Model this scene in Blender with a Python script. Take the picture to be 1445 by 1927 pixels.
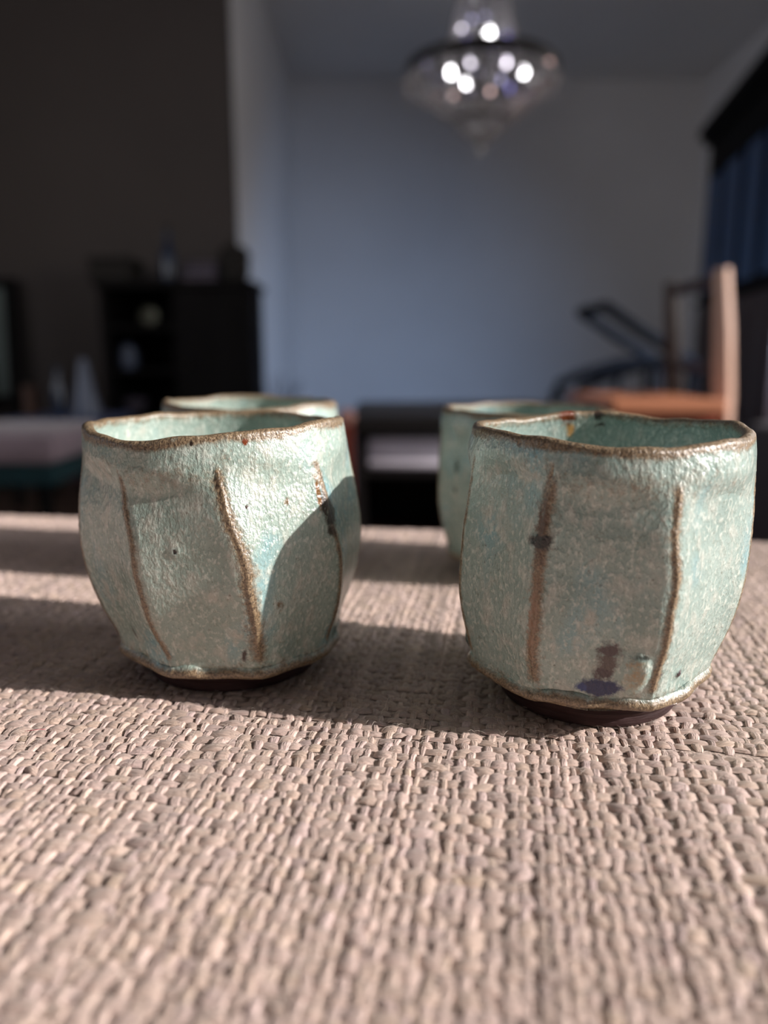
import bpy, bmesh, math
import numpy as np
from mathutils import Vector, Matrix

for o in list(bpy.data.objects):
    bpy.data.objects.remove(o)
S = bpy.context.scene
COL = S.collection
rng = np.random.default_rng(11)
PI = math.pi

# ------------------------------------------------------------------ camera
T = 0.45                       # height of the cloth-covered table top
EYE = T + 0.097
FPX = 1447.0                   # focal length in pixels of the 1445x1927 frame
cam_d = bpy.data.cameras.new('camera')
cam = bpy.data.objects.new('camera', cam_d)
COL.objects.link(cam)
cam.location = (0, 0, EYE)
cam.rotation_euler = (math.radians(90 - 11.4), 0, 0)
cam_d.sensor_fit = 'VERTICAL'
cam_d.sensor_height = 36.0
cam_d.lens = FPX / 1927 * 36.0
cam_d.clip_start = 0.01
cam_d.dof.use_dof = True
cam_d.dof.focus_distance = 0.200
cam_d.dof.aperture_fstop = (cam_d.lens / 1000) / 0.0046
S.camera = cam

# ------------------------------------------------------------------ light
SUN_ELEV = 24.0
SUN_AZ = 0.255                  # sideways: light travels (-1, SUN_AZ)
sd = Vector((-1, SUN_AZ, -math.tan(math.radians(SUN_ELEV)) * math.hypot(1, SUN_AZ))).normalized()
w = bpy.data.worlds.new('world'); S.world = w
w.use_nodes = True
bgn = w.node_tree.nodes['Background']
sky = w.node_tree.nodes.new('ShaderNodeTexSky')
sky.sky_type = 'NISHITA'; sky.sun_disc = False
sky.sun_elevation = math.radians(SUN_ELEV)
sky.sun_rotation = math.radians(105.1)
w.node_tree.links.new(sky.outputs[0], bgn.inputs[0])
bgn.inputs[1].default_value = 0.16

def light(name, kind, energy, loc, direction, color=(1, 1, 1), size=(1, 1), spread=180, angle=0.53):
    d = bpy.data.lights.new(name, kind)
    d.energy = energy; d.color = color
    if kind == 'SUN':
        d.angle = math.radians(angle)
    else:
        d.shape = 'RECTANGLE'; d.size, d.size_y = size; d.spread = math.radians(spread)
    o = bpy.data.objects.new(name, d); COL.objects.link(o)
    o.location = loc
    o.rotation_euler = Vector(direction).to_track_quat('-Z', 'Y').to_euler()
    return o
light('sun', 'SUN', 5.7, (6, -1, 4), sd, (1.0, 0.92, 0.87))
# window daylight, plus fill lamps added for the far room and right wall
light('window_daylight', 'AREA', 21, (2.60, -0.1, 1.5), (-1, 0.02, -0.30), (0.92, 0.95, 1.0), (1.5, 1.5), 160)
light('window_daylight', 'AREA', 29, (2.22, 3.40, 0.98), (-1, 1.5, -0.82), (0.44, 0.63, 1.0), (0.95, 0.7), 95)
light('window_daylight', 'AREA', 13, (2.56, 3.55, 1.5), (-1, 0, 0), (1.0, 0.96, 0.95), (1.3, 1.6), 180)  # neutral fill added to lift the upper walls of the far room
light('window_daylight', 'AREA', 6.5, (-2.85, 1.2, 1.5), (1, 0.98, 0), (1.0, 0.97, 0.97), (1.2, 1.2), 92)  # fill lamp added inside the room to brighten the right and back walls

S.view_settings.view_transform = 'Standard'
S.view_settings.look = 'None'
S.view_settings.gamma = 1.0
S.view_settings.use_curve_mapping = False
S.view_settings.exposure = 0.0
S.cycles.use_denoising = True
S.cycles.sample_clamp_indirect = 8.0
S.cycles.caustics_reflective = False
S.cycles.caustics_refractive = False

# ------------------------------------------------------------------ materials
def srgb(r, g, b):
    f = lambda c: (c / 255 / 12.92) if c / 255 <= 0.04045 else ((c / 255 + 0.055) / 1.055) ** 2.4
    return (f(r), f(g), f(b), 1.0)

def mat(name, col, rough=0.6, metal=0.0, spec=0.5, bump=0.0, bscale=60.0, vary=0.0, vscale=12.0,
        emit=None, estr=0.0, trans=0.0, sheen=0.0, stretch=(1, 1, 1), ior=1.45):
    m = bpy.data.materials.new(name); m.use_nodes = True
    nt = m.node_tree; N = nt.nodes; L = nt.links
    p = N['Principled BSDF']
    p.inputs['Base Color'].default_value = col
    p.inputs['Roughness'].default_value = rough
    p.inputs['Metallic'].default_value = metal
    p.inputs['Specular IOR Level'].default_value = spec
    p.inputs['Transmission Weight'].default_value = trans
    p.inputs['IOR'].default_value = ior
    p.inputs['Sheen Weight'].default_value = sheen
    tc = N.new('ShaderNodeTexCoord'); mp = N.new('ShaderNodeMapping')
    mp.inputs['Scale'].default_value = stretch
    L.new(tc.outputs['Object'], mp.inputs[0])
    if vary > 0:
        n = N.new('ShaderNodeTexNoise'); n.inputs['Scale'].default_value = vscale; n.inputs['Detail'].default_value = 5
        L.new(mp.outputs[0], n.inputs['Vector'])
        r = N.new('ShaderNodeMapRange')
        r.inputs['From Min'].default_value = 0.3; r.inputs['From Max'].default_value = 0.7
        r.inputs['To Min'].default_value = 1 - vary; r.inputs['To Max'].default_value = 1 + vary
        L.new(n.outputs[0], r.inputs[0])
        mx = N.new('ShaderNodeVectorMath'); mx.operation = 'SCALE'
        mx.inputs[0].default_value = col[:3]
        L.new(r.outputs[0], mx.inputs['Scale']); L.new(mx.outputs[0], p.inputs['Base Color'])
    if bump > 0:
        n2 = N.new('ShaderNodeTexNoise'); n2.inputs['Scale'].default_value = bscale; n2.inputs['Detail'].default_value = 4
        L.new(mp.outputs[0], n2.inputs['Vector'])
        b = N.new('ShaderNodeBump'); b.inputs['Strength'].default_value = 0.6; b.inputs['Distance'].default_value = bump
        L.new(n2.outputs[0], b.inputs['Height']); L.new(b.outputs[0], p.inputs['Normal'])
    if emit:
        p.inputs['Emission Color'].default_value = emit
        p.inputs['Emission Strength'].default_value = estr
    return m

M = {}
M['wall'] = mat('white_plaster', srgb(222, 220, 220), 0.9, bump=0.002, bscale=30, vary=0.03, vscale=2)
M['dark_wall'] = mat('dark_taupe_plaster', srgb(70, 64, 63), 0.9, bump=0.002, bscale=30, vary=0.05, vscale=2)
M['ceiling'] = mat('white_ceiling_paint', srgb(228, 226, 224), 0.95, vary=0.02, vscale=2)
M['floor'] = mat('dark_oak_floor', srgb(66, 50, 42), 0.45, vary=0.3, vscale=6, stretch=(1, 0.12, 1), bump=0.001)
M['trim'] = mat('white_gloss_paint', srgb(215, 214, 214), 0.4, vary=0.02)
M['curtain'] = mat('sheer_curtain', srgb(225, 228, 232), 0.9, sheen=0.3, vary=0.03)
M['rug'] = mat('red_brown_rug', srgb(78, 36, 32), 0.95, vary=0.4, vscale=14, bump=0.003, bscale=200)
M['black_wood'] = mat('black_stained_wood', srgb(18, 16, 17), 0.75, spec=0.12, vary=0.3, vscale=8, stretch=(1, 1, 0.15))
M['ebony'] = mat('ebonised_wood', srgb(20, 17, 17), 0.5, spec=0.3, vary=0.25, vscale=8, stretch=(0.2, 1, 1))
M['brown_wood'] = mat('brown_walnut', srgb(62, 40, 30), 0.5, vary=0.3, vscale=10, stretch=(1, 1, 0.15))
M['post_wood'] = mat('pale_cherry_wood', srgb(206, 170, 152), 0.35, vary=0.12, vscale=14, stretch=(1, 1, .15))  # paleness of the sunlit face put into the wood colour
M['orange_wood'] = mat('orange_cherry_wood', srgb(190, 124, 90), 0.42, vary=0.18, vscale=14, stretch=(0.15, 1, 1), bump=0.0005)
M['red_wood'] = mat('red_brown_wood', srgb(150, 66, 44), 0.45, vary=0.2, vscale=14, stretch=(1, 1, 0.15))
M['pale_knob'] = mat('pale_turned_wood', srgb(214, 160, 146), 0.5, vary=0.1)
M['navy_glass'] = mat('navy_blue_glass', srgb(8, 74, 128), 0.3, spec=0.3, vary=0.2, vscale=6, stretch=(1, 4, 0.3))
M['mauve'] = mat('mauve_grey_fabric', srgb(140, 124, 134), 0.9, sheen=0.3, vary=0.1, bump=0.001, bscale=200)
M['teal'] = mat('dark_teal_fabric', srgb(18, 52, 58), 0.9, vary=0.2)
M['blanket'] = mat('pale_lilac_wool', srgb(226, 220, 232), 0.95, sheen=0.3, vary=0.06, bump=0.002, bscale=120)
M['grey_fabric'] = mat('charcoal_fabric', srgb(86, 84, 90), 0.95, vary=0.1, bump=0.001, bscale=200)
M['pale_ceramic'] = mat('pale_blue_ceramic', srgb(88, 96, 116), 0.35, vary=0.08)
M['blue_glass'] = mat('dark_blue_glass', srgb(24, 40, 66), 0.15, spec=0.6, vary=0.1)
M['lilac'] = mat('lilac_card', srgb(84, 76, 88), 0.8, vary=0.1)
M['slate_top'] = mat('slate_blue_lacquer', srgb(74, 82, 112), 0.5, vary=0.1)
M['brass'] = mat('aged_brass', srgb(70, 70, 62), 0.5, metal=1.0, vary=0.1)
M['dark_metal'] = mat('dark_bronze', srgb(42, 40, 40), 0.45, metal=0.6, vary=0.15)
M['crystal'] = mat('cut_crystal', (0.86, 0.84, 0.86, 1), 0.04, spec=1.0, trans=0.55, ior=1.7)
M['bulb'] = mat('lit_bulb_glass', (1, 1, 1, 1), 0.3, emit=(1.0, 0.96, 1.0, 1), estr=16.0)  # glow standing in for sun glints on crystal
M['wicker'] = mat('dark_wicker', srgb(28, 24, 22), 0.85, vary=0.4, vscale=60, bump=0.004, bscale=90)
M['table_wood'] = mat('dark_table_wood', srgb(70, 48, 36), 0.5, vary=0.2, stretch=(0.15, 1, 1))
M['twig'] = mat('dry_twig', srgb(60, 58, 62), 0.9, vary=0.2)
M['picture'] = mat('dim_grey_green_print', srgb(64, 78, 76), 0.5, vary=0.2, vscale=4)
M['pink_felt'] = mat('dusty_pink_felt', srgb(120, 78, 88), 0.95, vary=0.1)
M['lint_red'] = mat('red_thread', srgb(190, 70, 90), 0.9)
M['lint_white'] = mat('pale_thread', srgb(232, 220, 208), 0.9)

# ------------------------------------------------------------------ mesh helpers
class MB:
    def __init__(self): self.bm = bmesh.new()
    def box(self, x0, x1, y0, y1, z0, z1, bevel=0.0, mtx=None):
        r = bmesh.ops.create_cube(self.bm, size=1.0)
        vs = r['verts']
        for v in vs:
            v.co = Vector(((x0 + x1) / 2 + v.co.x * (x1 - x0), (y0 + y1) / 2 + v.co.y * (y1 - y0), (z0 + z1) / 2 + v.co.z * (z1 - z0)))
        if bevel > 0:
            es = list({e for v in vs for e in v.link_edges})
            rb = bmesh.ops.bevel(self.bm, geom=es, offset=bevel, segments=2, affect='EDGES', profile=0.5)
            vs = list({v for f in rb['faces'] for v in f.verts} | {v for v in vs if v.is_valid})
        if mtx is not None:
            for v in vs: v.co = mtx @ v.co
        return self
    def tube(self, pts, radii, n=10, closed=False, flat=None):
        pts = [Vector(p) for p in pts]
        if not hasattr(radii, '__len__'): radii = [radii] * len(pts)
        rings = []
        for i, p in enumerate(pts):
            a = pts[(i - 1) % len(pts)] if (closed or i > 0) else p
            b = pts[(i + 1) % len(pts)] if (closed or i < len(pts) - 1) else p
            d = (b - a).normalized()
            up = Vector((0, 0, 1)) if abs(d.z) < 0.9 else Vector((0, 1, 0))
            s = d.cross(up).normalized(); t = s.cross(d)
            fx, fy = flat if flat else (1, 1)
            rings.append([self.bm.verts.new(p + (s * math.cos(2 * PI * k / n) * fx + t * math.sin(2 * PI * k / n) * fy) * radii[i]) for k in range(n)])
        m = len(rings)
        for i in range(m if closed else m - 1):
            A, B = rings[i], rings[(i + 1) % m]
            for k in range(n):
                self.bm.faces.new((A[k], A[(k + 1) % n], B[(k + 1) % n], B[k]))
        if not closed:
            self.bm.faces.new(rings[0]); self.bm.faces.new(rings[-1][::-1])
        return self
    def lathe(self, prof, n=24, c=(0, 0, 0)):
        rings = []
        for r, z in prof:
            if r < 1e-6:
                rings.append([self.bm.verts.new((c[0], c[1], c[2] + z))])
            else:
                rings.append([self.bm.verts.new((c[0] + r * math.cos(2 * PI * k / n), c[1] + r * math.sin(2 * PI * k / n), c[2] + z)) for k in range(n)])
        for A, B in zip(rings, rings[1:]):
            for k in range(n):
                k2 = (k + 1) % n
                if len(A) == 1 and len(B) == 1: continue
                if len(A) == 1: self.bm.faces.new((A[0], B[k2], B[k]))
                elif len(B) == 1: self.bm.faces.new((A[k], A[k2], B[0]))
                else: self.bm.faces.new((A[k], A[k2], B[k2], B[k]))
        return self
    def gem(self, c, r, h, n=6):
        top = self.bm.verts.new((c[0], c[1], c[2] + h)); bot = self.bm.verts.new((c[0], c[1], c[2] - h))
        ring = [self.bm.verts.new((c[0] + r * math.cos(2 * PI * k / n), c[1] + r * math.sin(2 * PI * k / n), c[2])) for k in range(n)]
        for k in range(n):
            self.bm.faces.new((ring[k], ring[(k + 1) % n], top)); self.bm.faces.new((ring[(k + 1) % n], ring[k], bot))
        return self
    def build(self, name, m, parent=None, smooth=False, label=None):
        bmesh.ops.recalc_face_normals(self.bm, faces=self.bm.faces[:])
        me = bpy.data.meshes.new(name); self.bm.to_mesh(me); self.bm.free()
        me.materials.append(m)
        if smooth:
            me.polygons.foreach_set('use_smooth', [True] * len(me.polygons))
            me.set_sharp_from_angle(angle=math.radians(40))
        o = bpy.data.objects.new(name, me); COL.objects.link(o)
        if parent is not None: o.parent = parent
        if label: o['label'] = label
        return o

def npmesh(name, verts, quads, m, parent=None, smooth=True):
    verts = np.asarray(verts, np.float32); quads = np.asarray(quads, np.int32)
    me = bpy.data.meshes.new(name)
    me.vertices.add(len(verts)); me.vertices.foreach_set('co', verts.ravel())
    me.loops.add(quads.size); me.loops.foreach_set('vertex_index', quads.ravel())
    me.polygons.add(len(quads))
    me.polygons.foreach_set('loop_start', np.arange(len(quads), dtype=np.int32) * quads.shape[1])
    me.update(calc_edges=True); me.validate()
    if smooth: me.polygons.foreach_set('use_smooth', np.ones(len(me.polygons), bool))
    me.materials.append(m)
    o = bpy.data.objects.new(name, me); COL.objects.link(o)
    if parent is not None: o.parent = parent
    return o

def thing(name, label, cat, loc=(0, 0, 0), rz=0.0, group=None):
    o = bpy.data.objects.new(name, None); COL.objects.link(o)
    o.location = loc; o.rotation_euler = (0, 0, rz); o.empty_display_size = 0.05
    return tag(o, label, cat, group)
def tag(o, label, cat, group=None):
    o['label'] = label; o['category'] = cat
    if group: o['group'] = group
    return o
def struct(o, label=None):
    o['kind'] = 'structure'
    if label: o['label'] = label
    return o

# ------------------------------------------------------------------ the room
XL, XR, YF, YB, ZC = -3.4, 2.66, -2.4, 6.97, 2.80
XP, YP = -0.78, 4.22            # return wall / partition of the dark wall
struct(MB().box(XL - .1, XR + .1, YF - .1, YB + .1, -0.1, 0).build('floor', M['floor']), 'dark wooden floor of the room')
struct(MB().box(XL - .1, XR + .1, YF - .1, YB + .1, ZC, ZC + .1).build('ceiling', M['ceiling']), 'white ceiling of the room')
struct(MB().box(XP, XR, YB, YB + .1, 0, ZC).build('wall_back', M['wall']), 'white back wall behind the chandelier')
struct(MB().box(XP - .1, XP, YP + .1, YB + .1, 0, ZC).build('wall_inner', M['wall']), 'white side wall lit blue by daylight')
struct(MB().box(XL, XP, YP, YP + .1, 0, ZC).build('wall_left', M['dark_wall']), 'dark taupe wall behind the black cabinet')
struct(MB().box(XL - .1, XL, YF, .45, 0, ZC).box(XL - .1, XL, 1.95, YP + .1, 0, ZC).box(XL - .1, XL, .45, 1.95, 0, .85).box(XL - .1, XL, .45, 1.95, 2.2, ZC).build('wall_outer', M['wall']))
o = struct(MB().box(XL - .08, XL - .02, .45, .50, .85, 2.2).box(XL - .08, XL - .02, 1.90, 1.95, .85, 2.2).box(XL - .08, XL - .02, .50, 1.90, .85, .90).box(XL - .08, XL - .02, .50, 1.90, 2.15, 2.2).build('window_4', M['trim']))  # unseen window added to go with the left fill lamp
MB().box(XL - .02, XL + .05, .42, 1.98, .82, .85).build('window_sill', M['trim'], o)  # sill of the added unseen window
struct(MB().box(XL, XR, YF - .1, YF, 0, ZC).build('wall_front', M['wall']))
wins = [(-0.95, 0.80, 0.75, 2.35), (1.05, 2.22, 0.75, 1.74), (2.85, 4.25, 0.55, 2.35)]
mb = MB(); y = YF
for (a, b, z0, z1) in wins:
    mb.box(XR, XR + .1, y, a, 0, ZC).box(XR, XR + .1, a, b, 0, z0).box(XR, XR + .1, a, b, z1, ZC); y = b
mb.box(XR, XR + .1, y, YB + .1, 0, ZC)
struct(mb.build('wall_right', M['wall']), 'white right wall with the windows')
for i, (a, b, z0, z1) in enumerate(wins):
    o = struct(MB().box(XR + .02, XR + .08, a, a + .05, z0, z1).box(XR + .02, XR + .08, b - .05, b, z0, z1)
               .box(XR + .02, XR + .08, a + .05, b - .05, z0, z0 + .05).box(XR + .02, XR + .08, a + .05, b - .05, z1 - .05, z1).build('window_%d' % (i + 1), M['trim']))
    MB().box(XR - .05, XR + .02, a - .03, b + .03, z0 - .03, z0).build('window_sill', M['trim'], o)
# opaque pleated sheet added at the third window to block the sun
vs = []; qs = []
n = 80
for i in range(n + 1):
    yy = 2.80 + 1.5 * i / n; xx = XR - .055 + .018 * math.sin(i * 1.3)
    vs += [(xx, yy, 0.4), (xx, yy, 2.45)]
for i in range(n): qs.append((2 * i, 2 * i + 2, 2 * i + 3, 2 * i + 1))
cu = npmesh('curtain', vs, qs, M['curtain'])
so = cu.modifiers.new('thick', 'SOLIDIFY'); so.thickness = 0.003
tag(cu, 'closed white sheer curtain hanging over the window on the right wall', 'curtain')
struct(MB().box(XP, XR, YB - .015, YB, 0, .12, .003).build('baseboard_back', M['trim']))
struct(MB().box(XP, XP + .015, YP, YB - .015, 0, .12, .003).build('baseboard_inner', M['trim']))

# ------------------------------------------------------------------ table and cloth
ROT = math.atan2(-0.072, 0.435)
U = Vector((math.cos(ROT), math.sin(ROT), 0)); V = Vector((-math.sin(ROT), math.cos(ROT), 0))
VMAX = 0.4325; U0, U1, V0 = -0.62, 0.60, -0.42
tbl = thing('low_table', 'low dark wooden table under the beige woven cloth', 'table', (0, 0, 0), ROT)
MB().box(U0 + .02, U1 - .02, V0 + .02, VMAX - .02, T - .035, T - .008, .004).build('tabletop', M['table_wood'], tbl)
for (uu, vv) in ((U0 + .07, V0 + .07), (U1 - .07, V0 + .07), (U0 + .07, VMAX - .07), (U1 - .07, VMAX - .07)):
    MB().box(uu - .025, uu + .025, vv - .025, vv + .025, 0, T - .035, .004).build('leg', M['table_wood'], tbl)
MB().box(U0 + .09, U1 - .09, V0 + .06, V0 + .08, T - .10, T - .035).box(U0 + .09, U1 - .09, VMAX - .08, VMAX - .06, T - .10, T - .035).build('apron', M['table_wood'], tbl)

# cloth material
def cloth_mat(name, bump):
    m = bpy.data.materials.new(name); m.use_nodes = True
    nt = m.node_tree; N = nt.nodes; L = nt.links; p = N['Principled BSDF']
    p.inputs['Roughness'].default_value = 0.5
    p.inputs['Specular IOR Level'].default_value = 0.4
    p.inputs['Sheen Weight'].default_value = 0.15
    at = N.new('ShaderNodeAttribute'); at.attribute_name = 'tint'
    tc = N.new('ShaderNodeTexCoord')
    n1 = N.new('ShaderNodeTexNoise'); n1.inputs['Scale'].default_value = 1500; n1.inputs['Detail'].default_value = 3
    if bump == 0:
        ya = N.new('ShaderNodeAttribute'); ya.attribute_name = 'yarn'
        n1.inputs['Scale'].default_value = 2.6; n1.inputs['Detail'].default_value = 4
        L.new(ya.outputs['Vector'], n1.inputs['Vector'])
    else:
        L.new(tc.outputs['Object'], n1.inputs['Vector'])
    mr = N.new('ShaderNodeMapRange'); mr.inputs['From Min'].default_value = .3; mr.inputs['From Max'].default_value = .7
    mr.inputs['To Min'].default_value = .74; mr.inputs['To Max'].default_value = 1.20
    L.new(n1.outputs[0], mr.inputs[0])
    sc = N.new('ShaderNodeVectorMath'); sc.operation = 'SCALE'
    if bump == 0:
        L.new(at.outputs['Color'], sc.inputs[0])
    else:
        sc.inputs[0].default_value = srgb(200, 178, 166)[:3]
    L.new(mr.outputs[0], sc.inputs['Scale']); L.new(sc.outputs[0], p.inputs['Base Color'])
    b = N.new('ShaderNodeBump'); b.inputs['Strength'].default_value = .8; b.inputs['Distance'].default_value = .0004
    L.new(n1.outputs[0], b.inputs['Height'])
    if bump:
        wv = N.new('ShaderNodeTexChecker'); wv.inputs['Scale'].default_value = 480
        L.new(tc.outputs['Object'], wv.inputs['Vector'])
        b2 = N.new('ShaderNodeBump'); b2.inputs['Strength'].default_value = .6; b2.inputs['Distance'].default_value = .0006
        L.new(wv.outputs['Fac'], b2.inputs['Height']); L.new(b.outputs[0], b2.inputs['Normal']); L.new(b2.outputs[0], p.inputs['Normal'])
    else:
        L.new(b.outputs[0], p.inputs['Normal'])
    return m
M['cloth'] = cloth_mat('beige_linen_yarn', 0)
M['cloth_plain'] = cloth_mat('beige_linen_weave', 1)

# base sheet: top with rounded edges and hanging sides
RB = 0.012
def bend(d):                    # d = distance past the start of the bend -> (out, down)
    if d <= 0: return d, 0.0
    if d < RB * PI / 2: return RB * math.sin(d / RB), RB * (1 - math.cos(d / RB))
    return RB, RB + d - RB * PI / 2
def sheet(lo, hi, drop):
    a = [lo + RB - t for t in (drop + .02, RB * 1.57 + .01, RB * 1.57, RB * 1.2, RB * .8, RB * .4)]
    b = [hi - RB + t for t in (RB * .4, RB * .8, RB * 1.2, RB * 1.57, RB * 1.57 + .01, drop + .02)]
    return a + list(np.linspace(lo + RB, hi - RB, 30)) + b
us = sheet(U0, U1, .14); vv_ = sheet(V0, VMAX, .14)
vs = []
for b_ in vv_:
    for a_ in us:
        if a_ > (U0 + U1) / 2: o_, dz = bend(a_ - (U1 - RB)); pu_ = (U1 - RB) + o_
        else: o_, dz = bend((U0 + RB) - a_); pu_ = (U0 + RB) - o_
        if b_ > 0: o2, dz2 = bend(b_ - (VMAX - RB)); pv_ = (VMAX - RB) + o2
        else: o2, dz2 = bend((V0 + RB) - b_); pv_ = (V0 + RB) - o2
        vs.append((pu_, pv_, T - .0005 - max(dz, dz2)))
nu = len(us); qs = [(j * nu + i, j * nu + i + 1, (j + 1) * nu + i + 1, (j + 1) * nu + i) for j in range(len(vv_) - 1) for i in range(nu - 1)]
cloth = thing('tablecloth', 'coarse beige woven linen cloth under the four green cups', 'tablecloth', (0, 0, 0), ROT)
base = npmesh('cloth_sheet', vs, qs, M['cloth_plain'], cloth)
base.modifiers.new('t', 'SOLIDIFY').thickness = 0.0012

# yarn weave: every crossing is an arched piece of yarn
PU, PV = 0.00275, 0.00325
def smooth_noise(shape, k, axis):
    a = rng.standard_normal(shape)
    ker = np.hanning(k + 2)[1:-1]; ker /= np.sqrt((ker ** 2).sum())
    return np.apply_along_axis(lambda r: np.convolve(r, ker, 'same'), axis, a)
wcol = PU * (1 + .16 * rng.standard_normal(500).clip(-1.6, 1.8))
wcol[rng.random(500) < .12] *= 1.30
xc = -0.40 + np.cumsum(wcol); xc = xc[xc < 0.38]; NC = len(xc); wcol = wcol[:NC]
wrow = PV * (1 + .12 * rng.standard_normal(400).clip(-1.6, 1.8))
yc = VMAX - .004 - np.cumsum(wrow); yc = yc[yc > -0.06]; NR = len(yc); wrow = wrow[:NR]
I, J = np.meshgrid(np.arange(NR), np.arange(NC), indexing='ij')
X = xc[J] + .00034 * smooth_noise((NR, NC), 27, 0) + .00020 * rng.standard_normal((NR, NC))
Y = yc[I] + .00034 * smooth_noise((NR, NC), 21, 1) + .00024 * rng.standard_normal((NR, NC))
slub_c = 1 + .17 * smooth_noise((NR, NC), 11, 0).clip(-.9, 2.6) + .25 * (smooth_noise((NR, NC), 9, 0) > 2.0)
slub_r = 1 + .15 * smooth_noise((NR, NC), 9, 1).clip(-1.0, 2.6)
tint = np.array(srgb(207, 184, 174)[:3])[None, None, :] * (1 + .07 * smooth_noise((NR, NC), 25, 0)[..., None] + .05 * rng.standard_normal((NR, NC))[..., None])
tint[..., 2] *= 1 + .03 * rng.standard_normal((NR, NC))
tint = tint.clip(0.1, .85)
cu_, su_ = math.cos(ROT), math.sin(ROT)
WX = X * cu_ - Y * su_; WY = X * su_ + Y * cu_
inview = np.abs(WX) < .52 * WY + .035
fine = inview & (WY > .07) & (WY < .31)
mid = ~fine & (np.abs(WX) < .58 * np.abs(WY) + .15)
warp = ((I + J) % 2 == 0)
acr7 = np.array([-1, -.78, -.40, 0, .40, .78, 1.0]); al5 = np.array([-1, -.55, 0, .55, 1.0])
acr4 = np.array([-1, -.45, .45, 1.0]); al4 = np.array([-1, -.4, .4, 1.0])
def patches(mask, acr, al, is_warp):
    idx = np.nonzero(mask & (warp if is_warp else ~warp))
    n = len(idx[0])
    A, Lg = np.meshgrid(acr, al)           # (nal, nacr)
    A = A.ravel()[None]; Lg = Lg.ravel()[None]
    x = X[idx][:, None]; y = Y[idx][:, None]; wc = wcol[idx[1]][:, None]; wr = wrow[idx[0]][:, None]
    arch = np.cos(Lg * PI / 2)
    rnd = np.sqrt(np.clip(1 - (np.abs(A) * .985) ** 2.2, 0, 1))
    tilt = (.22 * rng.standard_normal(n))[:, None]
    hj = (1 + .16 * rng.standard_normal(n).clip(-1.8, 2.2))[:, None]
    if is_warp:
        s = slub_c[idx][:, None]
        ply = 1 - .26 * np.exp(-(A / .20) ** 2)          # two plies side by side
        px = x + A * wc * .36 * s * (.60 + .40 * arch) + tilt * Lg * wc * .5
        py = y + Lg * wr * .78
        h = .00118 * (.6 + .4 * s) * hj
        z = h * (arch * .95 + .05) * (rnd * .9 + .10) * ply - .00042
    else:
        s = slub_r[idx][:, None] * (1 + .8 * (slub_c[idx][:, None] - 1))
        px = x + Lg * wc * .96
        py = y + A * wr * .56 * s * (.66 + .34 * arch) + tilt * Lg * wr * .5
        h = .00108 * (.5 + .5 * s) * hj
        z = h * (arch * .95 + .05) * (rnd * .92 + .08) - .00042
    z = z + 0 * px
    v = np.stack([px, py, T + z], -1).reshape(-1, 3)
    na, nl = len(acr), len(al)
    q0 = np.array([(r * na + c, r * na + c + 1, (r + 1) * na + c + 1, (r + 1) * na + c) for r in range(nl - 1) for c in range(na - 1)])
    if not is_warp: q0 = q0[:, ::-1]
    q = (np.arange(n) * na * nl)[:, None, None] + q0[None]
    t = np.repeat(tint[idx], na * nl, axis=0)
    if is_warp: t = t * 1.04
    else: t = t * np.array([.97, .955, .93])
    k = A.shape[1]
    yarn = np.stack([np.broadcast_to(A * (1.3 if is_warp else 2.2), (n, k)) + tilt, np.broadcast_to(Lg * .55, (n, k)) + 0 * tilt, np.broadcast_to(rng.random(n)[:, None] * 400, (n, k))], -1).reshape(-1, 3)
    return v, q.reshape(-1, 4), t, yarn
VV = []; QQ = []; TT = []; YY = []; off = 0
for (mk, a_, l_) in ((fine, acr7, al5), (mid, acr4, al4)):
    for iw in (True, False):
        v, q, t, yn = patches(mk, a_, l_, iw); YY.append(yn)
        VV.append(v); QQ.append(q + off); TT.append(t); off += len(v)
VV = np.concatenate(VV); QQ = np.concatenate(QQ); TT = np.concatenate(TT)
weave = npmesh('woven_yarn', VV, QQ, M['cloth'], cloth)
weave['kind'] = 'stuff'
ay = weave.data.attributes.new('yarn', 'FLOAT_VECTOR', 'POINT'); ay.data.foreach_set('vector', np.concatenate(YY).astype(np.float32).ravel())
at = weave.data.attributes.new('tint', 'FLOAT_COLOR', 'POINT')
at.data.foreach_set('color', np.concatenate([TT, np.ones((len(TT), 1))], 1).astype(np.float32).ravel())

# loose fibre fuzz standing off the yarn
def fibres(n, name, m, rad, length, zlift, kind=True):
    ys = .09 + .24 * rng.random(n) ** 1.2
    xs = (rng.random(n) * 2 - 1) * (.50 * ys + .01)
    lu = xs * cu_ + ys * su_; lv = -xs * su_ + ys * cu_
    K = 6; t = np.linspace(0, 1, K)[None]
    ang = rng.random(n)[:, None] * 2 * PI; bendk = rng.normal(0, 1.6, n)[:, None]
    L_ = length * (.5 + rng.random(n))[:, None]
    a = ang + bendk * t
    dx = np.cumsum(np.cos(a), 1) * L_ / K; dy = np.cumsum(np.sin(a), 1) * L_ / K
    pz = T + .0003 + zlift * (.4 + rng.random(n))[:, None] * np.sin(t * PI * .85)
    P = np.stack([lu[:, None] + dx, lv[:, None] + dy, pz], -1)        # n,K,3
    ring = np.array([[0, 0, rad], [rad * .87, 0, -rad * .5], [-rad * .87, 0, -rad * .5]])
    ring2 = np.array([[0, 0, rad], [0, rad * .87, -rad * .5], [0, -rad * .87, -rad * .5]])
    useY = (np.abs(np.cos(ang)) > .7)[:, :, None, None]
    Vt = P[:, :, None, :] + np.where(useY, ring2[None, None], ring[None, None])
    q0 = np.array([(k * 3 + j, k * 3 + (j + 1) % 3, (k + 1) * 3 + (j + 1) % 3, (k + 1) * 3 + j) for k in range(K - 1) for j in range(3)])
    q = (np.arange(n) * K * 3)[:, None, None] + q0[None]
    o = npmesh(name, Vt.reshape(-1, 3), q.reshape(-1, 4), m, cloth)
    if kind: o['kind'] = 'stuff'
    return o
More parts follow.
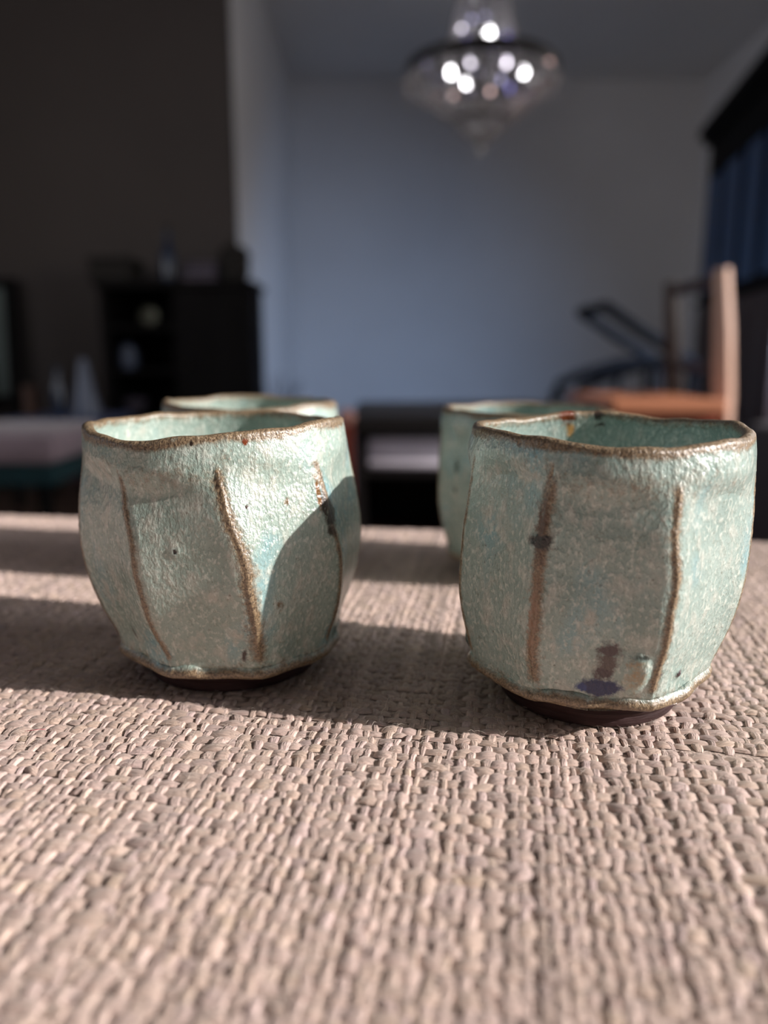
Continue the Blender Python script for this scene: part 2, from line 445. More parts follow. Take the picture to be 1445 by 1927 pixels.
fibres(7000, 'linen_fuzz', M['lint_white'], .000026, .0045, .0012)
def local(x, y, z=0.0): return (x * cu_ + y * su_, -x * su_ + y * cu_, T + z)
def strand(name, pts, r, m, label):
    o = MB().tube([local(*p) for p in pts], r, 5).build(name, m, cloth, True, label)
strand('lint_thread', [(-.0010, .1925, .0008), (-.0006, .1935, .003), (.0004, .194, .0038), (.0006, .1945, .0052), (.0014, .195, .0064), (.0028, .195, .0066)], .00004, M['lint_white'], 'tiny curled pale thread standing on the cloth')
strand('lint_thread', [(-.094, .186, .0010), (-.0925, .1855, .0014), (-.0905, .1858, .0015), (-.089, .187, .0010)], .00006, M['lint_red'], 'tiny red thread lying on the cloth')

# ------------------------------------------------------------------ the cups
def glaze_mat(seed, tone, blue):
    m = bpy.data.materials.new('celadon_glaze'); m.use_nodes = True
    nt = m.node_tree; N = nt.nodes; L = nt.links; p = N['Principled BSDF']
    tc = N.new('ShaderNodeTexCoord'); mp = N.new('ShaderNodeMapping')
    mp.inputs['Location'].default_value = (seed * .37, seed * .71, seed * .13)
    L.new(tc.outputs['Object'], mp.inputs[0])
    mps = N.new('ShaderNodeMapping'); mps.inputs['Scale'].default_value = (1, 1, .68)
    L.new(mp.outputs[0], mps.inputs[0])
    def noise(scale, detail, src, rough=.55):
        n = N.new('ShaderNodeTexNoise'); n.inputs['Scale'].default_value = scale; n.inputs['Detail'].default_value = detail
        n.inputs['Roughness'].default_value = rough
        L.new(src.outputs[0], n.inputs['Vector']); return n
    def ramp(n, a, b, out='Fac'):
        r = N.new('ShaderNodeMapRange'); r.clamp = True
        r.inputs['From Min'].default_value = a; r.inputs['From Max'].default_value = b
        L.new(n.outputs[0], r.inputs[0]); return r
    def mix(a, b, fac):
        x = N.new('ShaderNodeMix'); x.data_type = 'RGBA'
        for s, i in ((a, 6), (b, 7)):
            if isinstance(s, tuple): x.inputs[i].default_value = s
            else: L.new(s, x.inputs[i])
        if isinstance(fac, float): x.inputs[0].default_value = fac
        else: L.new(fac, x.inputs[0])
        return x.outputs[2]
    nb = noise(70, 3, mp); ns = noise(900, 4, mps); nm = noise(230, 5, mps); nv = noise(1700, 3, mp)
    c = mix(tone[0], tone[1], ramp(nb, .35, .65).outputs[0])
    c = mix(c, blue, ramp(noise(48, 2, mps), .56, .74).outputs[0])
    c = mix(c, tone[2], ramp(nm, .50, .68).outputs[0])
    fl = N.new('ShaderNodeMath'); fl.operation = 'MULTIPLY'; fl.inputs[1].default_value = .62
    L.new(ramp(ns, .52, .66).outputs[0], fl.inputs[0])
    c = mix(c, srgb(226, 234, 224), fl.outputs[0])
    # olive and darker grains between the pale ones
    ng = noise(1250, 4, mps, .65)
    gd = N.new('ShaderNodeMath'); gd.operation = 'MULTIPLY'; gd.inputs[1].default_value = .55
    L.new(ramp(ng, .54, .70).outputs[0], gd.inputs[0])
    c = mix(c, srgb(122, 136, 120), gd.outputs[0])
    # thin glaze over the clay: brown ridges, rim and lip
    ab = N.new('ShaderNodeAttribute'); ab.attribute_name = 'brown'
    ad = N.new('ShaderNodeMath'); ad.operation = 'ADD'
    nn = N.new('ShaderNodeMath'); nn.operation = 'MULTIPLY_ADD'; nn.inputs[1].default_value = 2.0; nn.inputs[2].default_value = -1.0
    nmx = noise(420, 7, mp, .75); L.new(nmx.outputs[0], nn.inputs[0])
    L.new(ab.outputs['Fac'], ad.inputs[0]); L.new(nn.outputs[0], ad.inputs[1])
    br = ramp(ad, .18, .85)
    brown = mix(srgb(86, 70, 52), srgb(162, 140, 110), ramp(nv, .35, .65).outputs[0])
    c = mix(c, brown, br.outputs[0])
    # iron and cobalt stains
    st = N.new('ShaderNodeAttribute'); st.attribute_name = 'stain'
    sa = N.new('ShaderNodeMath'); sa.operation = 'ADD'
    L.new(st.outputs['Alpha'], sa.inputs[0]); L.new(nn.outputs[0], sa.inputs[1])
    sr = ramp(sa, .24, .70)
    c = mix(c, st.outputs['Color'], sr.outputs[0])
    # dark pin specks
    vo = N.new('ShaderNodeTexVoronoi'); vo.inputs['Scale'].default_value = 260
    L.new(mp.outputs[0], vo.inputs['Vector'])
    sp = N.new('ShaderNodeMapRange'); sp.inputs['From Min'].default_value = .06; sp.inputs['From Max'].default_value = .11
    sp.inputs['To Min'].default_value = .55; sp.inputs['To Max'].default_value = 0
    L.new(vo.outputs['Distance'], sp.inputs[0])
    spm = N.new('ShaderNodeMath'); spm.operation = 'MULTIPLY'
    L.new(sp.outputs[0], spm.inputs[0]); L.new(ramp(nb, .52, .56).outputs[0], spm.inputs[1])
    c = mix(c, srgb(96, 84, 66), spm.outputs[0])
    L.new(c, p.inputs['Base Color'])
    rr = N.new('ShaderNodeMapRange'); rr.inputs['To Min'].default_value = .11; rr.inputs['To Max'].default_value = .36
    L.new(br.outputs[0], rr.inputs[0]); L.new(rr.outputs[0], p.inputs['Roughness'])
    p.inputs['IOR'].default_value = 1.80
    p.inputs['Subsurface Weight'].default_value = 0.0
    b1 = N.new('ShaderNodeBump'); b1.inputs['Strength'].default_value = .85; b1.inputs['Distance'].default_value = .00055
    L.new(ns.outputs[0], b1.inputs['Height'])
    b2 = N.new('ShaderNodeBump'); b2.inputs['Strength'].default_value = .6; b2.inputs['Distance'].default_value = .0008
    L.new(nm.outputs[0], b2.inputs['Height']); L.new(b1.outputs[0], b2.inputs['Normal'])
    L.new(b2.outputs[0], p.inputs['Normal'])
    return m
M['clay'] = mat('dark_purple_brown_clay', srgb(58, 40, 40), 0.75, spec=.3, vary=.3, vscale=90, stretch=(1, 1, 6), bump=.0006, bscale=300)

def interp(t, pts):
    xs, ys = zip(*pts)
    # smooth (cubic hermite) interpolation
    xs = np.array(xs); ys = np.array(ys)
    m = np.gradient(ys, xs)
    i = np.clip(np.searchsorted(xs, t) - 1, 0, len(xs) - 2)
    h = xs[i + 1] - xs[i]; s = np.clip((t - xs[i]) / h, 0, 1)
    return ((2 * s**3 - 3 * s**2 + 1) * ys[i] + (s**3 - 2 * s**2 + s) * h * m[i] + (-2 * s**3 + 3 * s**2) * ys[i + 1] + (s**3 - s**2) * h * m[i + 1])

def harm(phi, amps, r_):
    return sum(a * np.sin(k * phi + r_.random() * 2 * PI) for k, a in amps)
def sstep(a, b, x):
    s = np.clip((x - a) / (b - a), 0, 1); return s * s * (3 - 2 * s)
D2R = PI / 180

def make_cup(loc, label, seed, ridges, twist, prof, H, rim_h, lip_h, spots, tone, blue, nphi, nz, ztops, group, scoop, clayR=.0262, lift=.0, lean=(0, 0), rm=None):
    """ridges: world angles (deg) from the -Y direction towards +X; prof: ridge radius over relative height"""
    r_ = np.random.default_rng(seed)
    root = thing('tea_cup', label, 'cup', loc, 0, group)
    phi = np.arange(nphi) * 2 * PI / nphi - PI
    zl = .0092 + lift
    lipz = sum(a * np.cos(phi - b * D2R) ** k for a, b, k in lip_h) + harm(phi, ((5, .00025), (9, .0002), (14, .00012)), r_)
    rimz = np.zeros_like(phi)
    for a, b, wd in rim_h:
        dd = (phi - b * D2R + PI) % (2 * PI) - PI
        rimz = rimz + a * np.exp(-(dd / (wd * D2R)) ** 2)
    rimz = rimz + harm(phi, ((3, .0003), (5, .0003), (11, .00018), (19, .0001)), r_)
    wob = harm(phi, ((2, .0005), (3, .0004)), r_)
    NRg = len(ridges)
    rg0 = np.array(sorted(ridges)) * D2R
    rmul = np.array(rm if rm else [1.0] * NRg)
    rwob = r_.random((NRg, 3)) * 2 * PI
    dep = .0003 + .0008 * r_.random(NRg)
    def outer(t):
        rp = interp(np.array([t]), prof)[0]
        tw = twist * D2R * (1 - t)
        rg = rg0 + tw + np.array([.018 * math.sin(5 * t + a) + .010 * math.sin(11 * t + b) + .006 * math.sin(23 * t + c) for a, b, c in rwob])
        ext = np.concatenate([rg - 2 * PI, rg, rg + 2 * PI])
        k = np.searchsorted(ext, phi) - 1
        a, b = ext[k], ext[k + 1]
        fi = k % NRg
        mid_, half = (a + b) / 2, (b - a) / 2
        q = (phi - mid_) / half
        ra, rb = rp * rmul[fi], rp * rmul[(fi + 1) % NRg]
        rpoly = ra * rb * np.sin(b - a) / (ra * np.sin(phi - a) + rb * np.sin(b - phi))
        # rounded crest of each ridge
        rpoly = rpoly - dep[fi] * (1 - q ** 2) * sstep(0, .25, t) * (1 - sstep(.45, .80, t))
        top = np.array(ztops)[fi] if len(ztops) == NRg else np.full_like(phi, ztops[0])
        top = top + .018 * np.sin(2 * phi + seed)
        f = 1 - sstep(top - .075, top + .060, t)
        f = f * (.72 + .28 * sstep(.0, .12, t))
        rc = rp * .985
        rpoly = np.where(np.isfinite(rpoly), rpoly, rc)
        r = rpoly * f + rc * (1 - f)
        dist = np.minimum(phi - a, b - phi) * rp        # distance to the nearest ridge line
        crest = np.exp(-(dist / .0016) ** 2)
        r = r - .0006 * crest * f + .00022 * np.exp(-(dist / .0008) ** 2) * f
        r = r + wob
        # brown mask
        near_a = (phi - a) < (b - phi)
        ridx = np.where(near_a, fi, (fi + 1) % NRg)
        wr = np.array(scoop)[ridx] if len(scoop) == NRg else np.full_like(phi, scoop[0])
        br = np.exp(-(dist / (wr * .001)) ** 2) * sstep(.02, .10, t) * (1 - sstep(top + .00, top + .05, t)) * 1.05
        br = np.maximum(br, .36 * np.exp(-((t - top - .02) / .06) ** 2) * (.6 + .4 * np.sin(2.6 * phi + 1.9)))
        return r, br
    rows = []                      # (radius, z, brown)
    # underside out to the lip
    for r0, z0, bw in ((.0, .0105, 1), (.015, .0105, 1), (.0262, .0096, 1), (.0300, .0084, 1), (.0330, .0078, 1)):
        rows.append((np.full(nphi, r0) + (wob if r0 > .02 else 0), np.full(nphi, z0 + lift) + lipz * (1 if r0 > .02 else 0), np.full(nphi, 1.0)))
    r0, _ = outer(0.0)
    lump = harm(phi, ((7, .00035), (12, .0003), (21, .00022)), r_)
    for dr, z0, bw in ((.0004, .0079, 1.), (.0012, .0084, 1.), (.0016, .0092, 1.1), (.0014, .0101, .90), (.0008, .0110, .42), (.0002, .0119, .2)):
        rows.append((r0 + dr + lump, z0 + lift + lipz + lump * .6, np.full(nphi, bw)))
    for t in np.linspace(.0, 1, nz) ** 1.0:
        if t < .03: continue
        r, br = outer(t)
        z = zl + lipz * (1 - t) ** 2 + (H - zl) * t + rimz * sstep(.35, 1, t)
        tt = sstep(.962, 1.0, t + .008 * np.sin(9 * phi + seed))
        br = np.maximum(br, tt * 1.0)
        ll = 1 - sstep(.035, .075, t)
        br = np.maximum(br, ll * .30)
        rows.append((r, z, br))
    rt = rows[-1][0]; ztop = rows[-1][1]
    RT = .0017
    for a in np.linspace(0, PI, 9)[1:]:
        rows.append((rt - RT + RT * np.cos(a), ztop + RT * .75 * np.sin(a), np.full(nphi, 1.0 if a < 2.4 else .75)))
    n_in = max(24, nz // 3)
    rin = rt - 2 * RT
    for t in np.linspace(0, 1, n_in)[1:]:
        ang = t * PI / 2
        rr = (np.sin((1 - t) * PI / 2)) ** .42
        ri = (.0392 + (rin - .0392) * np.exp(-t * 6)) * rr
        z = .0155 + (ztop - .0155) * (1 - t) ** 1.05
        rows.append((ri, z, np.full(nphi, .8 * math.exp(-(t / .02) ** 2))))
    nr = len(rows)
    Rr = np.array([r[0] for r in rows]); Zr = np.array([r[1] for r in rows]); Br = np.array([r[2] for r in rows])
    P = np.broadcast_to(phi, Rr.shape)
    stain = np.zeros(Rr.shape + (4,)); stain[..., :3] = srgb(70, 50, 30)[:3]
    is_out = np.arange(nr)[:, None] < (11 + nz + 4)
    disp = np.zeros_like(Rr)
    for (ph, z0, sw, sh, colr, amt, inner, bump_) in spots:
        dd = ((P - ph * D2R + PI) % (2 * PI) - PI) * .041
        g = np.exp(-((dd / sw) ** 2 + ((Zr - z0) / sh) ** 2) ** (2.5 if bump_ > .001 else 1)) * (is_out != bool(inner))
        k = g * amt > stain[..., 3]
        stain[..., 3] = np.where(k, g * amt, stain[..., 3])
        stain[k, :3] = colr[:3]
        disp += bump_ * g
        if amt == 0 and bump_ != 0: pass
    Rr = Rr + disp
    lt = np.clip((Zr - .03) / .045, -.3, 1.2)
    v = np.stack([Rr * np.sin(P) + lean[0] * lt, -Rr * np.cos(P) + lean[1] * lt, Zr], -1).reshape(-1, 3)
    ii, jj = np.meshgrid(np.arange(nr - 1), np.arange(nphi), indexing='ij')
    j2 = (jj + 1) % nphi
    q = np.stack([ii * nphi + jj, ii * nphi + j2, (ii + 1) * nphi + j2, (ii + 1) * nphi + jj], -1).reshape(-1, 4)
    body = npmesh('body', v, q, glaze_mat(seed, tone, blue), root)
    a1 = body.data.attributes.new('brown', 'FLOAT', 'POINT'); a1.data.foreach_set('value', Br.astype(np.float32).ravel())
    a2 = body.data.attributes.new('stain', 'FLOAT_COLOR', 'POINT'); a2.data.foreach_set('color', stain.astype(np.float32).ravel())
    body['label'] = 'faceted celadon glazed body'
    fr = clayR
    MB().lathe([(fr - .005, .0110 + lift), (fr + .0030, .0096 + lift), (fr + .0024, .0078 + lift), (fr + .0012, .0060), (fr + .0016, .0045), (fr + .0004, .0030), (fr + .0006, .0016), (fr, .0004), (fr - .0012, 0), (fr - .0045, 0), (fr - .0052, .0035), (fr - .012, .0042), (0, .0042)], 72
               ).build('foot_ring', M['clay'], root, True, 'dark unglazed clay foot ring')
    return root, rt, ztop

TONE = (srgb(152, 173, 163), srgb(172, 191, 182), srgb(194, 199, 188))
TONE2 = (srgb(150, 173, 166), srgb(171, 191, 184), srgb(192, 199, 190))
BLUE = srgb(138, 186, 196)
PROF_L = ((0, .0346), (.08, .0364), (.22, .0402), (.38, .0430), (.52, .0437), (.68, .0428), (.82, .0411), (.92, .0402), (1, .0396))
PROF_R = ((0, .0342), (.08, .0360), (.22, .0388), (.38, .0405), (.52, .0408), (.68, .0404), (.82, .0396), (.92, .0391), (1, .0382))
IRON = srgb(48, 30, 16); OCH = srgb(120, 84, 42); BLK = srgb(24, 20, 16); COB = srgb(10, 24, 66); PUR = srgb(74, 58, 62); GRY = srgb(96, 84, 80); RUST = srgb(120, 56, 20)
CZ = T + .0007
GRP = 'faceted green tea cups on the cloth'
spots_L = [(50, .0595, .0009, .0050, OCH, 1.0, 0, 0), (52, .0555, .0012, .0040, IRON, 1.1, 0, 0), (55, .0530, .0024, .0042, BLK, 1.1, 0, 0), (54, .049, .0018, .0025, IRON, .8, 0, 0),
           (-8, .0460, .0006, .0006, BLK, 1.3, 0, -.0004), (-7.9, .0460, .0018, .0016, srgb(190, 214, 208), .52, 0, .0004),
           (22, .0745, .0008, .0008, RUST, 1.3, 0, 0), (2, .0745, .0006, .0006, IRON, 1.2, 0, 0),
           (15, .0155, .0010, .0022, IRON, .85, 0, 0), (-45, .018, .0008, .0026, IRON, .75, 0, 0), (30, .030, .0016, .0016, OCH, .62, 0, 0), (36, .058, .0012, .0018, OCH, .55, 0, 0), (20, .058, .0006, .0006, IRON, 1, 0, 0)]
make_cup((-.0487, .236, CZ), 'pale green faceted cup in front left with a dark iron mark near its right edge', 3,
         (-120, -75, -32, 10, 50, 94, 142, -168), 12, PROF_L, .0757,
         ((-.0022, -30, 30), (.0020, 60, 34), (.0010, -90, 30), (.0006, 170, 50)), ((.0006, 160, 1), (-.0006, 10, 2)), spots_L, TONE, BLUE, 640, 190,
         (.86, .86, .86, .84, .87, .86, .86, .86), GRP, (1.5, 1.2, 1.2, 1.3, 2.4, 1.2, 1.2, 1.2), lift=.0004, lean=(-.0022, 0), rm=(1, 1, 1, .96, 1.032, 1.0, 1, 1))
spots_R = [(-36, .0525, .0032, .0022, BLK, 1.15, 0, .0002), (-36, .056, .0018, .0110, srgb(92, 66, 48), .80, 0, 0), (-36, .034, .0020, .018, srgb(156, 122, 98), .60, 0, 0),
           (-6.5, .0258, .0036, .0022, PUR, 1.05, 0, 0), (-7, .0222, .0032, .0046, GRY, .95, 0, 0), (-7.5, .0195, .0030, .0030, PUR, .95, 0, 0), (-9, .0152, .0056, .0020, srgb(0, 34, 92), 1.8, 0, .0002), (-14.5, .0150, .0030, .0015, srgb(0, 56, 128), 1.3, 0, 0),
           (3.5, .0200, .0034, .0056, srgb(182, 160, 126), .46, 0, .0015), (27, .0178, .0012, .0011, PUR, 1.4, 0, .0009), (5, .0250, .0024, .0008, srgb(70, 80, 74), .85, 0, 0),
           (-175, .0765, .0036, .0018, OCH, 1.3, 1, 0), (168, .0765, .0022, .0018, IRON, 1.2, 1, 0), (-177, .073, .0022, .004, srgb(196, 150, 90), .7, 1, 0), (-174, .078, .0030, .0022, RUST, 1.3, 0, 0), (170, .078, .002, .0016, IRON, 1.1, 0, 0),
           (-80, .0175, .0016, .0026, srgb(60, 76, 72), .9, 0, .0008)]
cupR, rtR, _ = make_cup((.0596, .213, CZ), 'pale green faceted cup in front right with a cobalt blue splash near its base', 8,
         (-170, -124, -78, -36, 10, 60, 104, 148), 1.5, PROF_R, .0765,
         ((-.0014, 0, 60), (.0010, 100, 30), (.0012, 175, 30), (.0006, -90, 30)), ((.0004, 150, 1), (-.0004, -10, 2)), spots_R, TONE2, BLUE, 640, 190,
         (.88, .88, .90, .84, .84, .90, .88, .88), GRP, (1.2, 1.2, .9, 2.0, 1.4, .8, 1.2, 1.2), clayR=.0248, lift=.0019, lean=(.0026, 0), rm=(1, 1, 1, .985, 1.012, 1, 1, 1))
spots_BR = [(-62, .050, .0016, .003, srgb(52, 70, 60), .9, 0, 0), (-64, .040, .001, .002, srgb(52, 70, 60), .8, 0, 0)]
make_cup((.0640, .345, CZ), 'pale green faceted cup half hidden behind the front right cup', 21,
         (-160, -115, -84, -40, 8, 52, 96, 150), 3, PROF_R, .0728,
         ((.0008, -60, 30), (-.0006, 0, 40), (.0008, 180, 50)), ((.0004, 150, 1),), spots_BR, TONE2, BLUE, 320, 100, (.87,), GRP, (1.2,))
make_cup((-.0615, .356, CZ), 'pale green faceted cup peeping over the rim of the front left cup', 34,
         (-150, -106, -62, -16, 30, 74, 120, 165), 6, PROF_L, .0752,
         ((-.0012, -10, 35), (.0008, -80, 30), (.0008, 180, 60)), ((.0004, 150, 1),), [], TONE, BLUE, 320, 100, (.87,), GRP, (1.2,))
# ------------------------------------------------------------------ chandelier
def ringpts(r, z, n=64): return [(r * math.cos(2 * PI * k / n), r * math.sin(2 * PI * k / n), z) for k in range(n)]
CY = 3.3
CXc = (905 - 722) * CY / 1570
CDZ = -.060
ch = thing('chandelier', 'crystal basket chandelier hanging from the ceiling with glittering lights', 'chandelier', (CXc, CY, CDZ))
MB().tube([(0, 0, ZC - .06 - CDZ), (0, 0, 2.26)], .008, 8).build('chain', M['dark_metal'], ch)
MB().lathe([(0, ZC), (.06, ZC), (.055, ZC - .03), (.015, ZC - .06), (0, ZC - .06)], 24, (0, 0, -CDZ)).build('ceiling_rose', M['dark_metal'], ch, True)
MB().tube(ringpts(.06, 2.24, 32), .012, 8, True).build('crown_ring', M['dark_metal'], ch, True)
MB().tube(ringpts(.292, 1.705), .016, 8, True, (.5, 1.3)).build('main_ring', M['dark_metal'], ch, True)
MB().tube(ringpts(.150, 1.735, 40), .006, 8, True).build('inner_ring', M['dark_metal'], ch, True)
MB().tube(ringpts(.105, 1.525, 40), .007, 8, True).build('basket_ring', M['dark_metal'], ch, True)
for k in range(4):
    a = k * PI / 2 + .3
    MB().tube([(.15 * math.cos(a), .15 * math.sin(a), 1.735), (.292 * math.cos(a), .292 * math.sin(a), 1.705)], .005, 6).build('arm', M['dark_metal'], ch)
MB().tube([(0, 0, 2.26), (0, 0, 1.43)], .008, 8).build('stem', M['dark_metal'], ch)
def strand_of(a, p0, p1, sag, n, r):
    m = MB()
    for i in range(n):
        t = (i + .5) / n
        rr = p0[0] + (p1[0] - p0[0]) * t + sag * math.sin(t * PI); z = p0[1] + (p1[1] - p0[1]) * t
        m.gem((rr * math.cos(a), rr * math.sin(a), z), r, r * 1.25, 6)
    m.build('crystal_strand', M['crystal'], ch)
for k in range(24): strand_of(2 * PI * k / 24, (.150, 1.73), (.06, 2.23), -.018, 16, .011)
for k in range(36): strand_of(2 * PI * k / 36, (.285, 1.68), (.108, 1.53), .012, 9, .012)
for k in range(18): strand_of(2 * PI * k / 18, (.102, 1.52), (.02, 1.445), .006, 5, .011)
for k in range(40):
    a = 2 * PI * (k + .5) / 40
    MB().gem((.297 * math.cos(a), .297 * math.sin(a), 1.655), .010, .026, 6).build('crystal_drop', M['crystal'], ch)
MB().lathe([(0, 0), (.012, .006), (.017, .02), (.012, .034), (0, .04)], 12, (0, 0, 1.395)).build('crystal_ball', M['crystal'], ch, True)
GLINTS = [(0.0123, -0.1, 1.8002, 0.015, 'white'), (0.042, -0.06, 1.8004, 0.009, 'soft'), (-0.0306, 0, 1.815, 0.01, 'soft'), (-0.1313, -0.12, 1.6597, 0.0125, 'white'), (-0.0683, -0.08, 1.6356, 0.011, 'white'), (0.1473, -0.1, 1.6682, 0.0125, 'white'), (-0.033, 0.1, 1.7718, 0.011, 'soft'), (0.1057, 0.08, 1.763, 0.011, 'soft'), (-0.0027, 0.02, 1.7061, 0.009, 'lavender'), (0.0709, 0.0, 1.6746, 0.01, 'lavender'), (0.1038, 0.03, 1.8412, 0.009, 'blue'), (-0.061, 0.05, 1.8371, 0.008, 'blue'), (-0.2165, -0.05, 1.7148, 0.01, 'lavender'), (0.2547, -0.05, 1.7223, 0.009, 'rose'), (0.0344, 0.0, 1.6324, 0.008, 'rose'), (0.1108, -0.02, 1.6338, 0.009, 'blue'), (0.0064, 0.0, 1.9047, 0.008, 'lavender'), (-0.0467, 0.0, 1.8861, 0.008, 'lavender'), (-0.1058, 0.05, 1.6362, 0.008, 'rose'), (0.1499, 0.02, 1.6036, 0.007, 'rose'), (-0.0813, 0.02, 1.8619, 0.007, 'soft'), (-0.1686, 0.0, 1.6131, 0.006, 'rose'), (-0.0409, 0.02, 1.6328, 0.007, 'lavender')]
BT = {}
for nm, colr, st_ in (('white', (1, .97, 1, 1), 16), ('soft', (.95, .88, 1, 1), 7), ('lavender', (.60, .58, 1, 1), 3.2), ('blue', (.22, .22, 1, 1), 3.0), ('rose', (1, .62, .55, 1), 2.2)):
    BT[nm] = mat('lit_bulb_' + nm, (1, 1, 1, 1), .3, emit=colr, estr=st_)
# (offset across, offset in depth, height, radius, tint): glowing beads added in place of sun glints
for (bx, dy, bz, rr, tn) in GLINTS:
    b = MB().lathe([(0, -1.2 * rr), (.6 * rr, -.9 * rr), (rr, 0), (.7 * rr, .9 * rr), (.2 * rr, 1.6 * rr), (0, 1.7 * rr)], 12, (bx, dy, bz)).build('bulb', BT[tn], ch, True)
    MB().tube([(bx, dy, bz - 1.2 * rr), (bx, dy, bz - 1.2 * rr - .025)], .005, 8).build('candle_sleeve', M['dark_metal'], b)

# ------------------------------------------------------------------ black cabinet on the left and what stands on it
cb = thing('cabinet', 'black wooden cabinet with open shelves against the dark wall', 'cabinet', (-1.0, 3.80, 0))
W, D, Hc = .70, .36, .90
MB().box(-W/2, W/2, D - .02, D, .05, Hc - .03).build('back_panel', M['black_wood'], cb)
for s in (-1, 1):
    MB().box(s * W/2 - .0125, s * W/2 + .0125, 0, D, .05, Hc - .03).build('side_panel', M['black_wood'], cb)
MB().box(-.012, .012, .005, D, .05, Hc - .03).build('divider', M['black_wood'], cb)
MB().box(-W/2 - .03, W/2 + .03, -.02, D, Hc - .03, Hc + .005, .006).build('top', M['black_wood'], cb)
for z in (.05, .25, .47, .676):
    MB().box(-W/2 + .013, -.012, .01, D - .02, z, z + .02).build('shelf', M['black_wood'], cb)
dr = MB().box(.014, W/2 - .014, -.002, .018, .07, Hc - .035, .002).build('door', M['black_wood'], cb)
MB().box(.07, W/2 - .07, -.008, -.001, .13, Hc - .10, .003).build('door_panel', M['black_wood'], dr)
MB().lathe([(0, 0), (.012, .004), (.014, .012), (.008, .02), (0, .022)], 12, (.045, -.03, .5)).build('knob', M['brass'], dr, True)
for sx in (-1, 1):
    for sy in (.03, D - .03):
        MB().box(sx * (W/2 - .03) - .02, sx * (W/2 - .03) + .02, sy - .02, sy + .02, 0, .05).build('foot', M['black_wood'], cb)
o = MB().lathe([(0, -.004), (.03, -.003), (.045, .003), (.046, .005), (.03, .0), (0, -.001)], 24).build('round_plate', M['brass'], None, True)
o.location = (-1.156, 3.90, .7425); o.rotation_euler = (math.radians(82), 0, 0)
tag(o, 'small round brass plate standing on the upper shelf of the black cabinet', 'plate')
o = MB().lathe([(0, 0), (.04, 0), (.05, .04), (.045, .09), (.025, .105), (.028, .12), (.02, .118), (0, .10)], 20, (-1.28, 3.93, .4905)).build('jar', M['pale_ceramic'], None, True)
tag(o, 'small pale blue jar on the middle shelf of the black cabinet', 'jar')
o = MB().lathe([(0, 0), (.03, 0), (.06, .05), (.065, .07), (.058, .068), (.03, .01), (0, .008)], 20, (-1.26, 3.93, .2705)).build('bowl', M['lilac'], None, True)
tag(o, 'lilac bowl on the lowest filled shelf of the black cabinet', 'bowl')
bk = thing('wicker_box', 'dark wicker box on the left end of the cabinet top', 'box', (-1.30, 3.93, Hc + .005))
MB().box(-.11, .09, -.12, .12, 0, .085, .012).build('body', M['wicker'], bk)
MB().box(-.116, .096, -.126, .126, .085, .11, .010).build('lid', M['wicker'], bk)
bo = thing('bottle', 'tall dark blue glass bottle standing on the black cabinet', 'bottle', (-1.045, 3.90, Hc + .005))
MB().lathe([(0, 0), (.034, 0), (.036, .01), (.036, .12), (.028, .15), (.014, .18), (.013, .235), (0, .235)], 20).build('glass', M['blue_glass'], bo, True)
MB().lathe([(0, .235), (.011, .235), (.012, .26), (0, .262)], 12).build('stopper', M['black_wood'], bo, True)
for k, (zz, ww, lab) in enumerate(((0, .085, 'thick dark book at the bottom of the stack on the cabinet'), (.036, .08, 'dark book in the middle of the stack on the cabinet'), (.068, .07, 'small dark book on top of the stack on the cabinet'))):
    bb = thing('book', lab, 'book', (-.895 + .006 * k, 3.92, Hc + .005 + zz), .06 * (k - 1), 'books on the black cabinet')
    hh = (.036, .032, .026)[k]
    MB().box(-ww, ww, -.06, .06, 0, .004).box(-ww, ww, -.06, .06, hh - .004, hh).box(-ww, -ww + .004, -.06, .06, 0, hh).build('cover', M['blue_glass'] if k == 1 else M['black_wood'], bb)
    MB().box(-ww + .004, ww - .004, -.056, .056, .004, hh - .004).build('pages', M['lilac'], bb)
hb = thing('lidded_basket', 'dark round lidded basket on the right end of the cabinet', 'basket', (-.735, 3.94, Hc + .005))
MB().lathe([(0, 0), (.055, 0), (.075, .05), (.072, .11), (0, .11)], 24).build('body', M['wicker'], hb, True)
MB().lathe([(.078, .11), (.080, .13), (.06, .165), (.02, .18), (.012, .20), (0, .205)], 24).build('lid', M['wicker'], hb, True)

# ------------------------------------------------------------------ left edge: framed print, armchair, side table, bench
fr = thing('picture_frame', 'dark framed print leaning on the dark wall at the left edge', 'picture', (-1.98, 4.10, 0))
fr.rotation_euler = (math.radians(-4), 0, 0)
MB().box(-.30, .0, -.01, .01, .35, .90).build('print', M['picture'], fr)
for (a, b, c, d) in ((-.30, .06, .90, .95), (-.30, .06, .30, .35), (0, .06, .35, .90), (-.36, -.30, .30, .95)):
    MB().box(a, b, -.02, .02, c, d, .004).build('frame_rail', M['black_wood'], fr)
for x in (-.33, .03):
    MB().box(x - .02, x + .02, -.015, .015, 0, .30).build('easel_leg', M['black_wood'], fr)
ac = thing('armchair', 'dark wooden armchair with a mauve cushion at the left edge', 'armchair', (-1.75, 2.95, 0))
MB().box(-.32, .16, -.25, .25, .20, .30, .04).build('seat_cushion', M['mauve'], ac, True)
MB().box(-.30, .05, .20, .28, .30, .62, .03, Matrix.Rotation(.0, 4, 'X')).build('back_cushion', M['mauve'], ac, True)
for s in (-1, 1):
    MB().tube([(.12 if s > 0 else -.34, .28, .52), (.15 if s > 0 else -.36, .0, .44), (.20 if s > 0 else -.38, -.27, .36)], .022, 8).build('armrest', M['black_wood'], ac, True)
for (x, yy) in ((-.34, -.25), (.19, -.25), (-.33, .27), (.13, .27)):
    MB().tube([(x, yy, 0), (x, yy, .36 if yy < 0 else .52)], .018, 8).build('leg', M['black_wood'], ac)
st = thing('side_table', 'low slate blue side table beneath the dark wall', 'side table', (-1.22, 2.98, 0))
